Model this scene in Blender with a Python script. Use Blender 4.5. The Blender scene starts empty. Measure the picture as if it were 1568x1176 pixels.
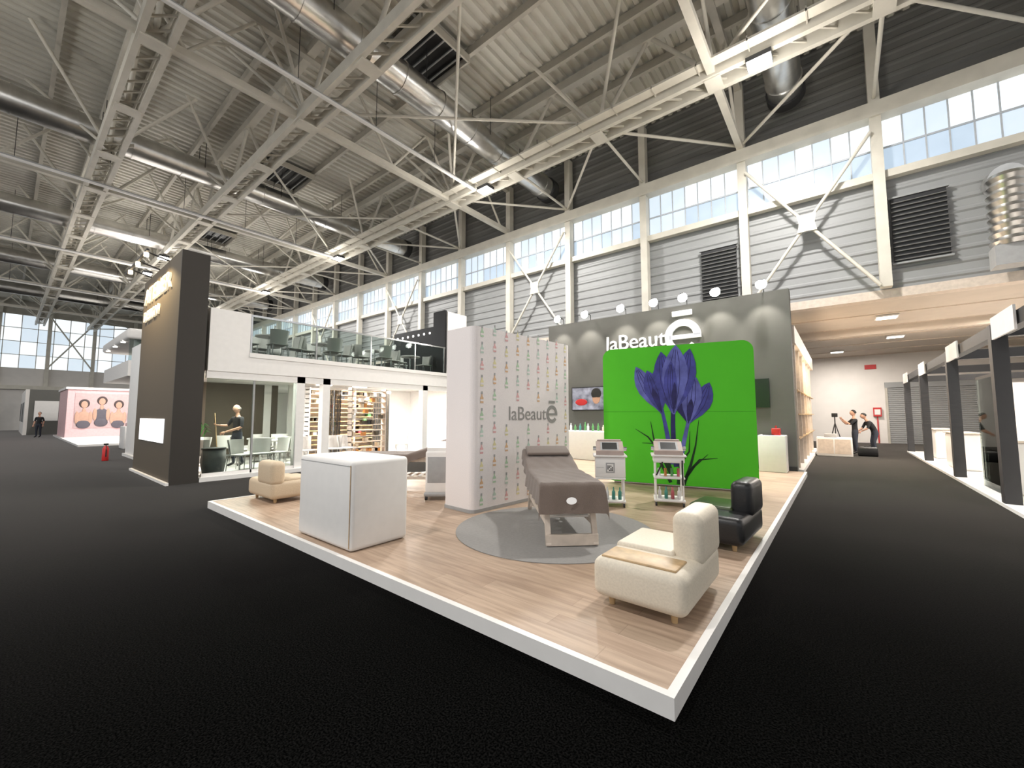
import bpy, bmesh, math, random
from mathutils import Vector, Matrix, Euler
random.seed(7)
R=math.radians
scene=bpy.context.scene
scene.view_settings.view_transform='Standard'
COL=scene.collection

# ---------------------------------------------------------------- materials
MATS={}
def mat(name,col,rough=.6,metal=0.,var=.06,scale=8.,bump=0.,emit=None,es=0.,sheen=0.,alpha=1.,trans=0.,spec=.5,coat=0.):
    if name in MATS: return MATS[name]
    m=bpy.data.materials.new(name); m.use_nodes=True
    nt=m.node_tree; b=nt.nodes['Principled BSDF']
    b.inputs['Roughness'].default_value=rough; b.inputs['Metallic'].default_value=metal
    b.inputs['Specular IOR Level'].default_value=spec
    tc=nt.nodes.new('ShaderNodeTexCoord'); nz=nt.nodes.new('ShaderNodeTexNoise')
    nz.inputs['Scale'].default_value=scale; nz.inputs['Detail'].default_value=4
    nt.links.new(tc.outputs['Object'],nz.inputs['Vector'])
    rp=nt.nodes.new('ShaderNodeValToRGB')
    rp.color_ramp.elements[0].position=.3; rp.color_ramp.elements[1].position=.7
    rp.color_ramp.elements[0].color=[max(0,c*(1-var)) for c in col]+[1]
    rp.color_ramp.elements[1].color=[c*(1+var) for c in col]+[1]
    nt.links.new(nz.outputs['Fac'],rp.inputs['Fac']); nt.links.new(rp.outputs['Color'],b.inputs['Base Color'])
    if bump:
        bp=nt.nodes.new('ShaderNodeBump'); bp.inputs['Strength'].default_value=bump; bp.inputs['Distance'].default_value=.01
        nt.links.new(nz.outputs['Fac'],bp.inputs['Height']); nt.links.new(bp.outputs['Normal'],b.inputs['Normal'])
    if emit:
        b.inputs['Emission Color'].default_value=list(emit)+[1]; b.inputs['Emission Strength'].default_value=es
    if sheen:
        b.inputs['Sheen Weight'].default_value=sheen; b.inputs['Sheen Roughness'].default_value=.5
    if coat: b.inputs['Coat Weight'].default_value=coat
    b.inputs['Alpha'].default_value=alpha; b.inputs['Transmission Weight'].default_value=trans
    MATS[name]=m; return m

white=mat('white_laminate',(.78,.76,.735),.45,var=.02)
whitem=mat('white_matte',(.76,.735,.71),.8,var=.02)
fabricw=mat('white_fabric',(.78,.73,.72),.9,bump=.1,scale=120)
cream=mat('cream_leather',(.66,.59,.48),.55,bump=.15,scale=60)
beige=mat('beige_leather',(.55,.44,.31),.55,bump=.15,scale=60)
blackl=mat('black_leather',(.012,.012,.013),.38,bump=.15,scale=60)
olive=mat('seat_olive',(.035,.055,.012),.35)  # olive tone on the seat top of the black chair
oak=mat('oak_tray',(.45,.30,.15),.45,var=.2,scale=14)
pale=mat('pale_wood',(.62,.53,.45),.5,var=.1,scale=10)
towel=mat('towel_brown',(.185,.143,.120),.95,bump=.6,scale=200,sheen=.3,var=.15)
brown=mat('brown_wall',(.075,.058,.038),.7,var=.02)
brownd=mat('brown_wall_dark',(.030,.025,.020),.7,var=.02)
greyw=mat('grey_booth_wall',(.118,.115,.104),.75,var=.02)
rugm=mat('rug_grey',(.27,.26,.25),.7,scale=30)
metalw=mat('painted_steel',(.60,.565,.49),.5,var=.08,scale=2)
metald=mat('painted_steel_dark',(.46,.43,.37),.55,var=.1,scale=2)  # darker tone of the steel paint
deck=mat('roof_deck',(.56,.54,.48),.6,var=.10,scale=.6)
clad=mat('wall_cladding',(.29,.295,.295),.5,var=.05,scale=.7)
cladd=mat('wall_cladding_dark',(.14,.138,.13),.6,var=.05,scale=.7)
galv=mat('galvanised_duct',(.66,.65,.63),.30,1.,var=.12,scale=3)
dark=mat('dark_metal',(.022,.022,.024),.5)
black=mat('black_plastic',(.01,.01,.011),.35)
chrome=mat('chrome',(.6,.6,.6),.2,1.)
greyp=mat('grey_plastic',(.35,.35,.35),.5)
taupe=mat('taupe_console',(.42,.33,.29),.4)
redm=mat('red_paint',(.5,.02,.02),.4)
pink=mat('pink_panel',(.68,.44,.45),.7)
wallw=mat('wall_plaster',(.70,.665,.63),.85,scale=2,var=.03)
walld=mat('wall_lower_dark',(.06,.058,.053),.85,scale=2)
soff=mat('wood_soffit',(.55,.475,.40),.6,var=.05,scale=1.5)
lampm=mat('lamp_emit',(1,1,1),.5,emit=(1,.97,.91),es=40)
lampw=mat('lamp_warm',(1,1,1),.5,emit=(1,.78,.5),es=6)
ledw=mat('led_strip',(1,1,1),.5,emit=(1,.97,.92),es=3)
ledp=mat('light_panel',(.8,.8,.8),.5,emit=(.95,.97,1),es=.9,var=.3,scale=3)
gold=mat('gold_letters',(.8,.75,.6),.4,emit=(1,.86,.6),es=.75)
letw=mat('white_letters',(.85,.85,.85),.5,emit=(1,1,1),es=.18)
letg=mat('grey_letters',(.28,.27,.26),.7)
skin=mat('skin',(.50,.28,.19),.6,scale=30)
hairg=mat('hair_grey',(.18,.17,.16),.9,bump=.5,scale=200)
hairb=mat('hair_black',(.012,.010,.008),.7,bump=.5,scale=200)
cloB=mat('cloth_black',(.014,.014,.016),.9)
cloN=mat('cloth_navy',(.03,.035,.05),.9)
leafm=mat('leaf_green',(.03,.12,.02),.6,var=.3)
pot=mat('pot_clay',(.3,.28,.26),.8)
win=[mat('window_pane_a',(.2,.22,.25),.4,emit=(.78,.90,1),es=.84,var=.15,scale=1.5),
     mat('window_pane_b',(.2,.22,.25),.4,emit=(.66,.83,1),es=.70,var=.15,scale=1.5),
     mat('window_pane_c',(.2,.22,.25),.4,emit=(.90,.97,1),es=1.05,var=.15,scale=1.5)]
mull=mat('window_mullion',(.50,.53,.57),.5)
petA=mat('petal_violet',(.050,.055,.255),.8,var=.45,scale=4)
petB=mat('petal_light',(.105,.118,.38),.8,var=.35,scale=4)
petC=mat('petal_dark',(.018,.016,.095),.8,var=.5,scale=5)
stemm=mat('stem_dark',(.006,.035,.008),.8,var=.3)
greenm=mat('green_fabric',(.075,.50,.014),.8,var=.03,scale=1.5)
seamm=mat('green_seam',(.04,.30,.008),.8)

def glassmat():
    m=bpy.data.materials.new('glass'); m.use_nodes=True; nt=m.node_tree; nt.nodes.clear()
    o=nt.nodes.new('ShaderNodeOutputMaterial'); mx=nt.nodes.new('ShaderNodeMixShader')
    t=nt.nodes.new('ShaderNodeBsdfTransparent'); g=nt.nodes.new('ShaderNodeBsdfGlossy'); f=nt.nodes.new('ShaderNodeFresnel')
    t.inputs[0].default_value=(.72,.77,.75,1); g.inputs[0].default_value=(.45,.47,.46,1); g.inputs['Roughness'].default_value=.03; f.inputs[0].default_value=1.33
    nt.links.new(f.outputs[0],mx.inputs[0]); nt.links.new(t.outputs[0],mx.inputs[1]); nt.links.new(g.outputs[0],mx.inputs[2]); nt.links.new(mx.outputs[0],o.inputs[0])
    return m
glass=glassmat()

def carpetmat():
    m=bpy.data.materials.new('carpet'); m.use_nodes=True; nt=m.node_tree; b=nt.nodes['Principled BSDF']
    tc=nt.nodes.new('ShaderNodeTexCoord')
    n1=nt.nodes.new('ShaderNodeTexNoise'); n1.inputs['Scale'].default_value=95; n1.inputs['Detail'].default_value=3
    n2=nt.nodes.new('ShaderNodeTexNoise'); n2.inputs['Scale'].default_value=.5; n2.inputs['Detail'].default_value=5
    for n in (n1,n2): nt.links.new(tc.outputs['Object'],n.inputs['Vector'])
    r=nt.nodes.new('ShaderNodeValToRGB'); r.color_ramp.elements[0].position=.40; r.color_ramp.elements[1].position=.68
    r.color_ramp.elements[0].color=(.0006,.0006,.0006,1); r.color_ramp.elements[1].color=(.0095,.0092,.009,1)
    nt.links.new(n1.outputs['Fac'],r.inputs['Fac'])
    mx=nt.nodes.new('ShaderNodeMixRGB'); mx.blend_type='MULTIPLY'; mx.inputs[0].default_value=.5
    nt.links.new(r.outputs[0],mx.inputs[1]); nt.links.new(n2.outputs['Fac'],mx.inputs[2])
    nt.links.new(mx.outputs[0],b.inputs['Base Color'])
    b.inputs['Roughness'].default_value=1; b.inputs['Specular IOR Level'].default_value=.0
    b.inputs['Sheen Weight'].default_value=.38; b.inputs['Sheen Roughness'].default_value=.22; b.inputs['Sheen Tint'].default_value=(1,.95,.90,1)
    bp=nt.nodes.new('ShaderNodeBump'); bp.inputs['Strength'].default_value=.25; bp.inputs['Distance'].default_value=.003
    nt.links.new(n1.outputs['Fac'],bp.inputs['Height']); nt.links.new(bp.outputs[0],b.inputs['Normal'])
    return m
carpet=carpetmat()
def plankmat():
    m=bpy.data.materials.new('oak_planks'); m.use_nodes=True; nt=m.node_tree; b=nt.nodes['Principled BSDF']
    tc=nt.nodes.new('ShaderNodeTexCoord')
    br=nt.nodes.new('ShaderNodeTexBrick'); br.inputs['Scale'].default_value=1; br.inputs['Brick Width'].default_value=1.25
    br.inputs['Row Height'].default_value=.18; br.inputs['Mortar Size'].default_value=.0012; br.offset=.37
    br.inputs['Color1'].default_value=(.53,.405,.31,1); br.inputs['Color2'].default_value=(.43,.315,.235,1); br.inputs['Mortar'].default_value=(.28,.20,.145,1)
    nt.links.new(tc.outputs['Object'],br.inputs['Vector'])
    mp=nt.nodes.new('ShaderNodeMapping'); mp.inputs['Scale'].default_value=(1.2,14,1)
    nt.links.new(tc.outputs['Object'],mp.inputs['Vector'])
    nz=nt.nodes.new('ShaderNodeTexNoise'); nz.inputs['Scale'].default_value=1.6; nz.inputs['Detail'].default_value=6
    nt.links.new(mp.outputs[0],nz.inputs['Vector'])
    rp=nt.nodes.new('ShaderNodeValToRGB'); rp.color_ramp.elements[0].position=.3; rp.color_ramp.elements[1].position=.7
    rp.color_ramp.elements[0].color=(.70,.66,.62,1); rp.color_ramp.elements[1].color=(1.05,1.03,1,1)
    nt.links.new(nz.outputs['Fac'],rp.inputs['Fac'])
    mx=nt.nodes.new('ShaderNodeMixRGB'); mx.blend_type='MULTIPLY'; mx.inputs[0].default_value=1
    nt.links.new(br.outputs['Color'],mx.inputs[1]); nt.links.new(rp.outputs[0],mx.inputs[2]); nt.links.new(mx.outputs[0],b.inputs['Base Color'])
    b.inputs['Roughness'].default_value=.42
    return m
planks=plankmat()

# ---------------------------------------------------------------- mesh builder
class MB:
    def __init__(s): s.v=[];s.f=[];s.fm=[];s.fs=[];s.mats=[];s.M=Matrix()
    def mi(s,m):
        if m not in s.mats: s.mats.append(m)
        return s.mats.index(m)
    def add(s,vs,fs,m,smooth=False):
        o=len(s.v); s.v+=[s.M@Vector(p) for p in vs]; k=s.mi(m)
        for f in fs: s.f.append([o+i for i in f]); s.fm.append(k); s.fs.append(smooth)
    def box(s,lo,hi,m):
        x0,y0,z0=lo;x1,y1,z1=hi
        s.add([(x0,y0,z0),(x1,y0,z0),(x1,y1,z0),(x0,y1,z0),(x0,y0,z1),(x1,y0,z1),(x1,y1,z1),(x0,y1,z1)],
              [(0,3,2,1),(4,5,6,7),(0,1,5,4),(1,2,6,5),(2,3,7,6),(3,0,4,7)],m)
    def rbox(s,lo,hi,m,r=.03,seg=3):
        bm=bmesh.new(); bmesh.ops.create_cube(bm,size=1)
        for v in bm.verts:
            v.co=Vector([(lo[i]+hi[i])/2+v.co[i]*(hi[i]-lo[i]) for i in range(3)])
        r=min(r,min(hi[i]-lo[i] for i in range(3))*.49)
        bmesh.ops.bevel(bm,geom=bm.edges[:],offset=r,segments=seg,profile=.5,affect='EDGES')
        bm.verts.index_update()
        s.add([v.co.copy() for v in bm.verts],[[v.index for v in f.verts] for f in bm.faces],m,True); bm.free()
    def beam(s,p0,p1,w,h,m):
        p0=Vector(p0);p1=Vector(p1);d=(p1-p0).normalized(); u=Vector((0,0,1))
        if abs(d.z)>.95: u=Vector((1,0,0))
        a=d.cross(u).normalized(); b=a.cross(d).normalized(); vs=[]
        for p in (p0,p1):
            for i,j in((-1,-1),(1,-1),(1,1),(-1,1)): vs.append(p+a*i*w/2+b*j*h/2)
        s.add(vs,[(3,2,1,0),(4,5,6,7),(0,1,5,4),(1,2,6,5),(2,3,7,6),(3,0,4,7)],m)
    def cyl(s,p0,p1,r0,m,r1=None,n=12,caps=True,smooth=True):
        if r1 is None:r1=r0
        p0=Vector(p0);p1=Vector(p1);d=(p1-p0).normalized();u=Vector((0,0,1)) if abs(d.z)<.95 else Vector((1,0,0))
        a=d.cross(u).normalized();b=d.cross(a).normalized();vs=[]
        for p,r in((p0,r0),(p1,r1)):
            for i in range(n):
                t=2*math.pi*i/n; vs.append(p+a*math.cos(t)*r+b*math.sin(t)*r)
        s.add(vs,[(i,(i+1)%n,n+(i+1)%n,n+i) for i in range(n)],m,smooth)
        if caps: s.add(vs,[tuple(range(n-1,-1,-1)),tuple(range(n,2*n))],m)
    def lathe(s,prof,m,c=(0,0,0),n=20):
        vs=[];fs=[]
        for r,z in prof:
            for i in range(n):
                t=2*math.pi*i/n; vs.append((c[0]+r*math.cos(t),c[1]+r*math.sin(t),c[2]+z))
        for k in range(len(prof)-1):
            for i in range(n): fs.append((k*n+i,k*n+(i+1)%n,(k+1)*n+(i+1)%n,(k+1)*n+i))
        s.add(vs,fs,m,True)
    def ell(s,c,r,m,n=12,k=8,fn=None):
        vs=[];fs=[]
        for j in range(k+1):
            ph=math.pi*j/k
            for i in range(n):
                t=2*math.pi*i/n; p=Vector((math.sin(ph)*math.cos(t),math.sin(ph)*math.sin(t),math.cos(ph)))
                if fn:p=fn(p)
                vs.append((c[0]+p.x*r[0],c[1]+p.y*r[1],c[2]+p.z*r[2]))
        for j in range(k):
            for i in range(n): fs.append((j*n+i,(j+1)*n+i,(j+1)*n+(i+1)%n,j*n+(i+1)%n))
        s.add(vs,fs,m,True)
    def poly(s,pts,m): s.add(pts,[tuple(range(len(pts)))],m)
    def prism(s,pts2,d0,d1,m,ax='y'):
        n=len(pts2)
        P=(lambda a,b,d:(a,d,b)) if ax=='y' else ((lambda a,b,d:(d,a,b)) if ax=='x' else (lambda a,b,d:(a,b,d)))
        vs=[P(a,b,d0) for a,b in pts2]+[P(a,b,d1) for a,b in pts2]
        s.add(vs,[tuple(range(n)),tuple(range(2*n-1,n-1,-1))]+[(i,n+i,n+(i+1)%n,(i+1)%n) for i in range(n)],m)
    def build(s,name,loc=(0,0,0),rz=0,parent=None):
        me=bpy.data.meshes.new(name); me.from_pydata([tuple(p) for p in s.v],[],s.f)
        for m in s.mats: me.materials.append(m)
        me.polygons.foreach_set('material_index',s.fm); me.polygons.foreach_set('use_smooth',s.fs); me.update()
        bm=bmesh.new(); bm.from_mesh(me); bmesh.ops.recalc_face_normals(bm,faces=bm.faces); bm.to_mesh(me); bm.free()
        o=bpy.data.objects.new(name,me); COL.objects.link(o); o.location=loc; o.rotation_euler=(0,0,rz)
        if parent:o.parent=parent
        return o
def dup(o,loc,rz=0,name=None):
    n=bpy.data.objects.new(name or o.name.split('.')[0],o.data); COL.objects.link(n); n.location=loc; n.rotation_euler=(0,0,rz); return n
def rrect(w,h,r,n=6,x0=0,z0=0):
    pts=[]
    for cx,cz,a0 in((w-r,r,-90),(w-r,h-r,0),(r,h-r,90),(r,r,180)):
        for i in range(n+1):
            a=R(a0+90*i/n); pts.append((x0+cx+r*math.cos(a),z0+cz+r*math.sin(a)))
    return pts
def text(name,body,width,height,loc,rot,m,parent=None,ext=.01):
    c=bpy.data.curves.new(name,'FONT'); c.body=body; c.size=1; c.extrude=ext; c.materials.append(m)
    o=bpy.data.objects.new(name,c); COL.objects.link(o); bpy.context.view_layer.update()
    d=o.dimensions; o.scale=(width/max(d.x,.01),height/max(d.y,.01),1); o.location=loc; o.rotation_euler=rot
    if parent:o.parent=parent
    return o
def light(name,kind,loc,power,col=(1,1,1),size=.3,rot=(0,0,0),spot=90,sizey=None):
    l=bpy.data.lights.new(name,kind); l.energy=power; l.color=col
    if kind=='AREA':
        l.size=size
        if sizey: l.shape='RECTANGLE'; l.size_y=sizey
    elif kind=='SPOT': l.spot_size=R(spot); l.spot_blend=.6; l.shadow_soft_size=size
    else: l.shadow_soft_size=size
    o=bpy.data.objects.new(name,l); COL.objects.link(o); o.location=loc; o.rotation_euler=rot; return o

# ================================================================ ROOM SHELL
YW=16.0; ZD=13.5; XE=-66; XR=9.0
m=MB(); m.box((XE-1,-12,-.2),(14,YW+16,0),carpet); m.build('floor')
m=MB(); vs=[];fs=[]; x=XE; prof=[]
while x<XR+2:
    prof+=[(x,ZD),(x+.13,ZD),(x+.17,ZD+.09),(x+.30,ZD+.09)]; x+=.34
for (px,pz) in prof: vs+=[(px,-9,pz),(px,YW+.3,pz)]
for i in range(len(prof)-1): fs.append((2*i,2*i+1,2*i+3,2*i+2))
m.add(vs,fs,deck)
m.build('ceiling')
m=MB()
def cladz(m,x0,x1,z0,z1,y,mt):
    z=z0;pf=[]
    while z<z1-.01:
        pf+=[(y,z),(y,z+.19),(y-.035,z+.24),(y-.035,z+.30)]; z+=.35
    pf.append((y,z1)); vs=[];fs=[]
    for (py,pz) in pf: vs+=[(x0,py,min(pz,z1)),(x1,py,min(pz,z1))]
    for i in range(len(pf)-1): fs.append((2*i,2*i+1,2*i+3,2*i+2))
    m.add(vs,fs,mt)
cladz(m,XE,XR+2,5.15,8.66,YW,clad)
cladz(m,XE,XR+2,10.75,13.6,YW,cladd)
m.box((XE,YW,0),(-1.3,YW+.2,5.15),walld)
m.box((XE,YW-.1,4.98),(XR+2,YW+.3,5.24),pale)
m.build('wall_back')
cols=[1.2-3.5*k for k in range(-3,20)]
m=MB()
for x in cols:
    m.box((x-.13,YW-.42,5.26 if x>-1 else 0),(x+.13,YW-.11,13.3),metalw)
m.box((XE,YW-.5,10.36),(XR+2,YW-.05,10.8),metalw)
m.box((XE,YW-.3,8.50),(XR+2,YW-.06,8.72),metalw)
m.build('trim_wall_columns')
m=MB()
for k,x in enumerate(cols):
    if (k-3)%3==0 and x>-60:
        a,b=x-.13,x-3.37; zc=7.6
        for p,q in(((a,5.3),(b,9.9)),((b,5.3),(a,9.9))):
            m.cyl((p[0],YW-.5,p[1]),(q[0],YW-.5,q[1]),.05,metalw,n=8)
        c=((a+b)/2,7.6)
        m.prism([(c[0]+(.36 if t%2 else .2)*math.cos(t*math.pi/4),c[1]+(.40 if t%2 else .26)*math.sin(t*math.pi/4)) for t in range(8)],YW-.58,YW-.54,metalw)
m.build('wall_bracing')
def winmesh(seed):
    random.seed(seed); m=MB(); W=3.24;n=7
    for r,(z0,z1) in enumerate(((8.72,9.5),(9.5,10.36))):
        for i in range(n):
            k=random.choice([0,0,2,2] if r else [0,1,1,1])
            m.box((i*W/n,0,z0),((i+1)*W/n,.03,z1),win[k])
            m.box((i*W/n-.018,-.03,z0),(i*W/n+.018,0,z1),mull)
    m.box((0,-.04,9.475),(W,0,9.525),mull)
    return m
wm=[winmesh(s) for s in (1,2,3)]
wo=[]
for k,x in enumerate(cols[:-1]):
    if k<3: o=wm[k].build('window_%d'%(k+1),(x-3.37,YW-.05,0)); wo.append(o)
    else: dup(wo[k%3],(x-3.37,YW-.05,0),0,'window_%d'%(k+1))
def louver(name,x0,x1,z0,z1):
    m=MB(); m.box((x0,YW-.16,z0),(x1,YW-.07,z1),dark); z=z0+.06
    m.box((x0-.05,YW-.2,z0-.05),(x1+.05,YW-.1,z0),clad); m.box((x0-.05,YW-.2,z1),(x1+.05,YW-.1,z1+.05),clad)
    while z<z1-.05:
        m.beam((x0,YW-.2,z),(x1,YW-.2,z),.05,.02,cladd); z+=.13
    m.build(name)
louver('wall_vent_louver',1.42,2.55,5.95,7.85); louver('wall_vent_louver',-3.75,-2.6,5.7,7.6)
m=MB(); m.box((XE-.3,-12,0),(XE,YW+.3,6.4),wallw); m.box((XE-.3,-12,12),(XE,YW+.3,13.6),metald)
for i in range(9):
    y=-11+i*3.4; m.box((XE,y-.15,0),(XE+.35,y+.15,13.2),metalw)
    if i%2==0:
        m.cyl((XE+.4,y,6.5),(XE+.4,y+3.4,12),.07,metalw,n=8); m.cyl((XE+.4,y+3.4,6.5),(XE+.4,y,12),.07,metalw,n=8)
m.box((XE,-12,4.2),(XE+.4,YW,4.6),metalw)
m.build('wall_left')
m=MB()
for i in range(24):
    for j in range(4):
        y=-12+i*1.15; z=6.4+j*1.4
        m.box((XE-.1,y,z),(XE-.05,y+1.15,z+1.4),win[random.choice([0,0,2])]); m.box((XE-.05,y-.03,z),(XE+.02,y+.03,z+1.4),metalw)
for j in range(5): m.box((XE-.05,-12,6.37+j*1.4),(XE+.02,YW,6.43+j*1.4),metalw)
m.build('window_40')

# ---- roof structure
nodes=[1.2-3.5*k for k in range(-2,19)]
def truss(y):
    m=MB(); z0,z1=10.9,13.2
    x0,x1=nodes[-1]-2,nodes[0]+2
    for dy in(-.28,.28): m.box((x0,y+dy-.07,z0-.17),(x1,y+dy+.07,z0+.17),metalw)
    m.box((x0,y-.12,z1-.15),(x1,y+.12,z1+.15),metalw)
    x=x0
    while x<x1:
        m.beam((x,y-.25,z0),(x+.6,y+.25,z0),.04,.05,metalw); x+=.6
    for i,x in enumerate(nodes):
        m.box((x-.2,y-.3,z0-.2),(x+.2,y+.3,z0-.14),metalw)
        for sx in(-1.75,1.75):
            m.cyl((x,y,z0+.1),(x+sx,y,z1),.065,metalw,n=8)
            if i%2==0:
              for sy in(-2.0,2.0):
                m.cyl((x,y,z0+.1),(x+sx,y+sy,z1+.05),.055,metalw,n=8)
    if y>10:
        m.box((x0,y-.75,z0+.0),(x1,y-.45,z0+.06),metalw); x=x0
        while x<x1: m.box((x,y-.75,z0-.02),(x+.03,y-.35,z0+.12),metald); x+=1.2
    o=m.build('roof_truss'); return o
for y in(11.8,5.5,1.8,-3.5): truss(y)
m=MB()
for x in nodes[::3]:
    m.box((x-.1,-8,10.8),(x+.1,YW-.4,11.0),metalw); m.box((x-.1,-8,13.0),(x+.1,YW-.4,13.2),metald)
    y=-7.0;k=0
    while y<YW-1.5:
        m.cyl((x,y,11),(x,y+1.57,13.1),.05,metalw,n=8); m.cyl((x,y+1.57,13.1),(x,y+3.14,11),.05,metalw,n=8); y+=3.14
m.build('ceiling_girders')
m=MB(); y=-8
while y<YW:
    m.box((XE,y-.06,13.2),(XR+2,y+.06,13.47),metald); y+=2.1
m.build('ceiling_purlins')
m=MB()
for i in range(0,len(nodes)-1):
    a,b=nodes[i],nodes[i+1]
    for (ya,yb) in((11.8,15.6),):
        if i%2==0:
            m.cyl((a,ya,11),(b,yb,10.95),.05,metalw,n=8)
        else: m.cyl((b,ya,11),(a,yb,10.95),.05,metalw,n=8)
        m.cyl((a,ya,10.95),(a,yb,10.95),.05,metalw,n=8)
    if i%3==1:
        m.cyl((a,5.5,11.2),(b-3.5,11.8,11.2),.045,metalw,n=8); m.cyl((b-3.5,5.5,11.2),(a,11.8,11.2),.045,metalw,n=8)
m.build('ceiling_bracing')
m=MB(); m.box((-1.1,-.9,-.02),(1.1,.9,0.02),black)
for a in(-1.1,1.05): m.box((a,-.95,-.25),(a+.06,.95,0),metald)
for a in(-.95,.9): m.box((-1.1,a,-.25),(1.1,a+.06,0),metald)
for i in range(5): m.box((-1.1,-.7+i*.35,-.12),(1.1,-.66+i*.35,-.08),greyp)
v0=m.build('ceiling_vent',(-9.9,7.8,13.17))
for k in range(1,5): dup(v0,(-9.9-10.5*k,7.8,13.17))
def duct(x):
    m=MB(); y0,y1=-8,15.0; z=11.95; r=.47
    m.cyl((x,y0,z),(x,y1,z),r,galv,n=28)
    y=y0
    while y<y1:
        m.cyl((x,y,z),(x,y+.05,z),r+.025,galv,n=28); y+=1.5
    m.cyl((x,y1,z),(x,y1+.35,z),r+.06,dark,n=28)
    y=y0+.7
    while y<y1:
        m.cyl((x-r,y,z),(x-r,y,13.4),.012,dark,n=6); m.cyl((x+r,y,z),(x+r,y,13.4),.012,dark,n=6); y+=3
    m.build('ventilation_duct')
for x in(-.9,-10.1,-20.8,-31.3,-41.8,-52.3): duct(x)
for x in(-11.1,-22.4,-33,-43.5):
    m=MB(); m.box((x-.05,-8,10.62),(x+.05,11.4,10.68),white); m.box((x-.02,-8,10.68),(x+.02,11.4,10.74),greyp)
    y=-7.5
    while y<11.4: m.cyl((x,y,10.7),(x,y,13.3),.01,dark,n=5); y+=2.4
    m.build('cable_tray')
def highbay(x,y,z=10.55,e=900,tilt=0):
    m=MB(); m.box((-.28,-.22,.04),(.28,.22,.16),dark)
    for i in range(3): m.box((-.26,-.2+i*.14,0),(.26,-.08+i*.14,.04),lampm)
    m.box((-.03,-.03,.16),(.03,.03,.4),metald)
    m.build('highbay_lamp',(x,y,z))
    light('highbay_light','AREA',(x,y,z-.05),e,(1,.97,.93),.5)
    light('roof_fill_light','POINT',(x,y-.6,z-1.0),190,(1,.96,.90),.35)  # added point light with no fixture, floats below the lamp to brighten the roof
for x in(-1.2,-10.7,-22.2,-32.7,-43.2): highbay(x,11.6,e=850)
for x in(-29.8,-34): highbay(x,5.2,10.5,800)
for x in(-5,-16): highbay(x,-2,10.5,600)

# ---- passage beyond the opening
m=MB(); m.box((-7,31,0),(14,31.3,5.1),wallw); m.build('wall_passage_back')
m=MB(); m.box((-7,YW+.32,5.02),(14,31.3,5.15),soff)
for i in range(6):
    y=YW+2.4+i*2.5; m.box((-7,y,4.99),(14,y+.025,5.03),pale)
m.box((-7,YW+5,4.72),(14,YW+5.25,5.02),soff)
m.build('ceiling_passage')
m=MB(); m.box((-7.2,YW+.3,0),(-7,31,5.1),wallw); m.build('wall_passage_left')
m=MB(); m.box((10.5,YW-10,0),(10.7,31,5.1),wallw); m.build('wall_right')
m=MB(); z=.02
while z<3.1:
    m.box((0,-.06,z),(3.4,0,z+.09),clad); z+=.11
m.box((-.1,-.1,0),(0,0,3.3),metald); m.box((3.4,-.1,0),(3.5,0,3.3),metald); m.box((-.1,-.12,3.1),(3.5,0,3.4),clad)
m.build('door_1',(2.1,30.99,0))
m=MB(); m.box((0,-.15,0),(.35,0,.5),redm); m.box((.05,-.17,.1),(.3,-.15,.4),whitem); m.box((.14,-.04,-1.5),(.2,0,0),redm); m.build('fire_hose_cabinet',(1.45,30.99,1.5))
m=MB(); m.box((0,-.05,0),(.5,0,.25),redm); m.build('exit_sign',(1.2,31,4.2))
for (x,y) in((1.4,19),(2.0,24),(5,20),(-.0,28)):
    m=MB(); m.box((-.3,-.3,0),(.3,.3,.05),whitem); m.box((-.26,-.26,-.01),(.26,.26,0),ledw); m.build('ceiling_lamp',(x,y,4.95))
    light('passage_light','AREA',(x,y,4.88),330,(1,.93,.85),.6)

# ================================================================ MAIN STAND
PX0,PX1,PY0,PY1=-8.56,-.75,2.29,13.19
m=MB(); m.box((PX0+.05,PY0+.05,0),(PX1-.05,PY1,.108),planks)
m.box((PX0,PY0,0),(PX1,PY0+.05,.115),white); m.box((PX1-.05,PY0+.05,0),(PX1,PY1,.115),white); m.box((PX0,PY0+.05,0),(PX0+.05,PY1,.115),white)
m.build('stand_platform')
ZP=.11
m=MB(); m.cyl((0,0,0),(0,0,.006),1.27,rugm,n=72); m.build('round_rug',(-3.0,4.6,ZP))

def emesh(m,r,d0,d1,mt,ax,cx=0,cz=0):
    n=40; a0=R(0);a1=R(322); ri=r*.62
    out=[];inn=[]
    for i in range(n+1):
        a=a0+(a1-a0)*i/n; out.append((cx+r*math.cos(a),cz+r*math.sin(a))); inn.append((cx+ri*math.cos(a),cz+ri*math.sin(a)))
    for i in range(n): m.prism([out[i],out[i+1],inn[i+1],inn[i]],d0,d1,mt,ax)
    m.prism([(cx-r*.75,cz-r*.14),(cx+r,cz-r*.14),(cx+r,cz+r*.1),(cx-r*.75,cz+r*.1)],d0,d1,mt,ax)
    m.prism([(cx-r*.55,cz+r*1.22),(cx+r*.55,cz+r*1.22),(cx+r*.55,cz+r*1.52),(cx-r*.55,cz+r*1.52)],d0,d1,mt,ax)

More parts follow.
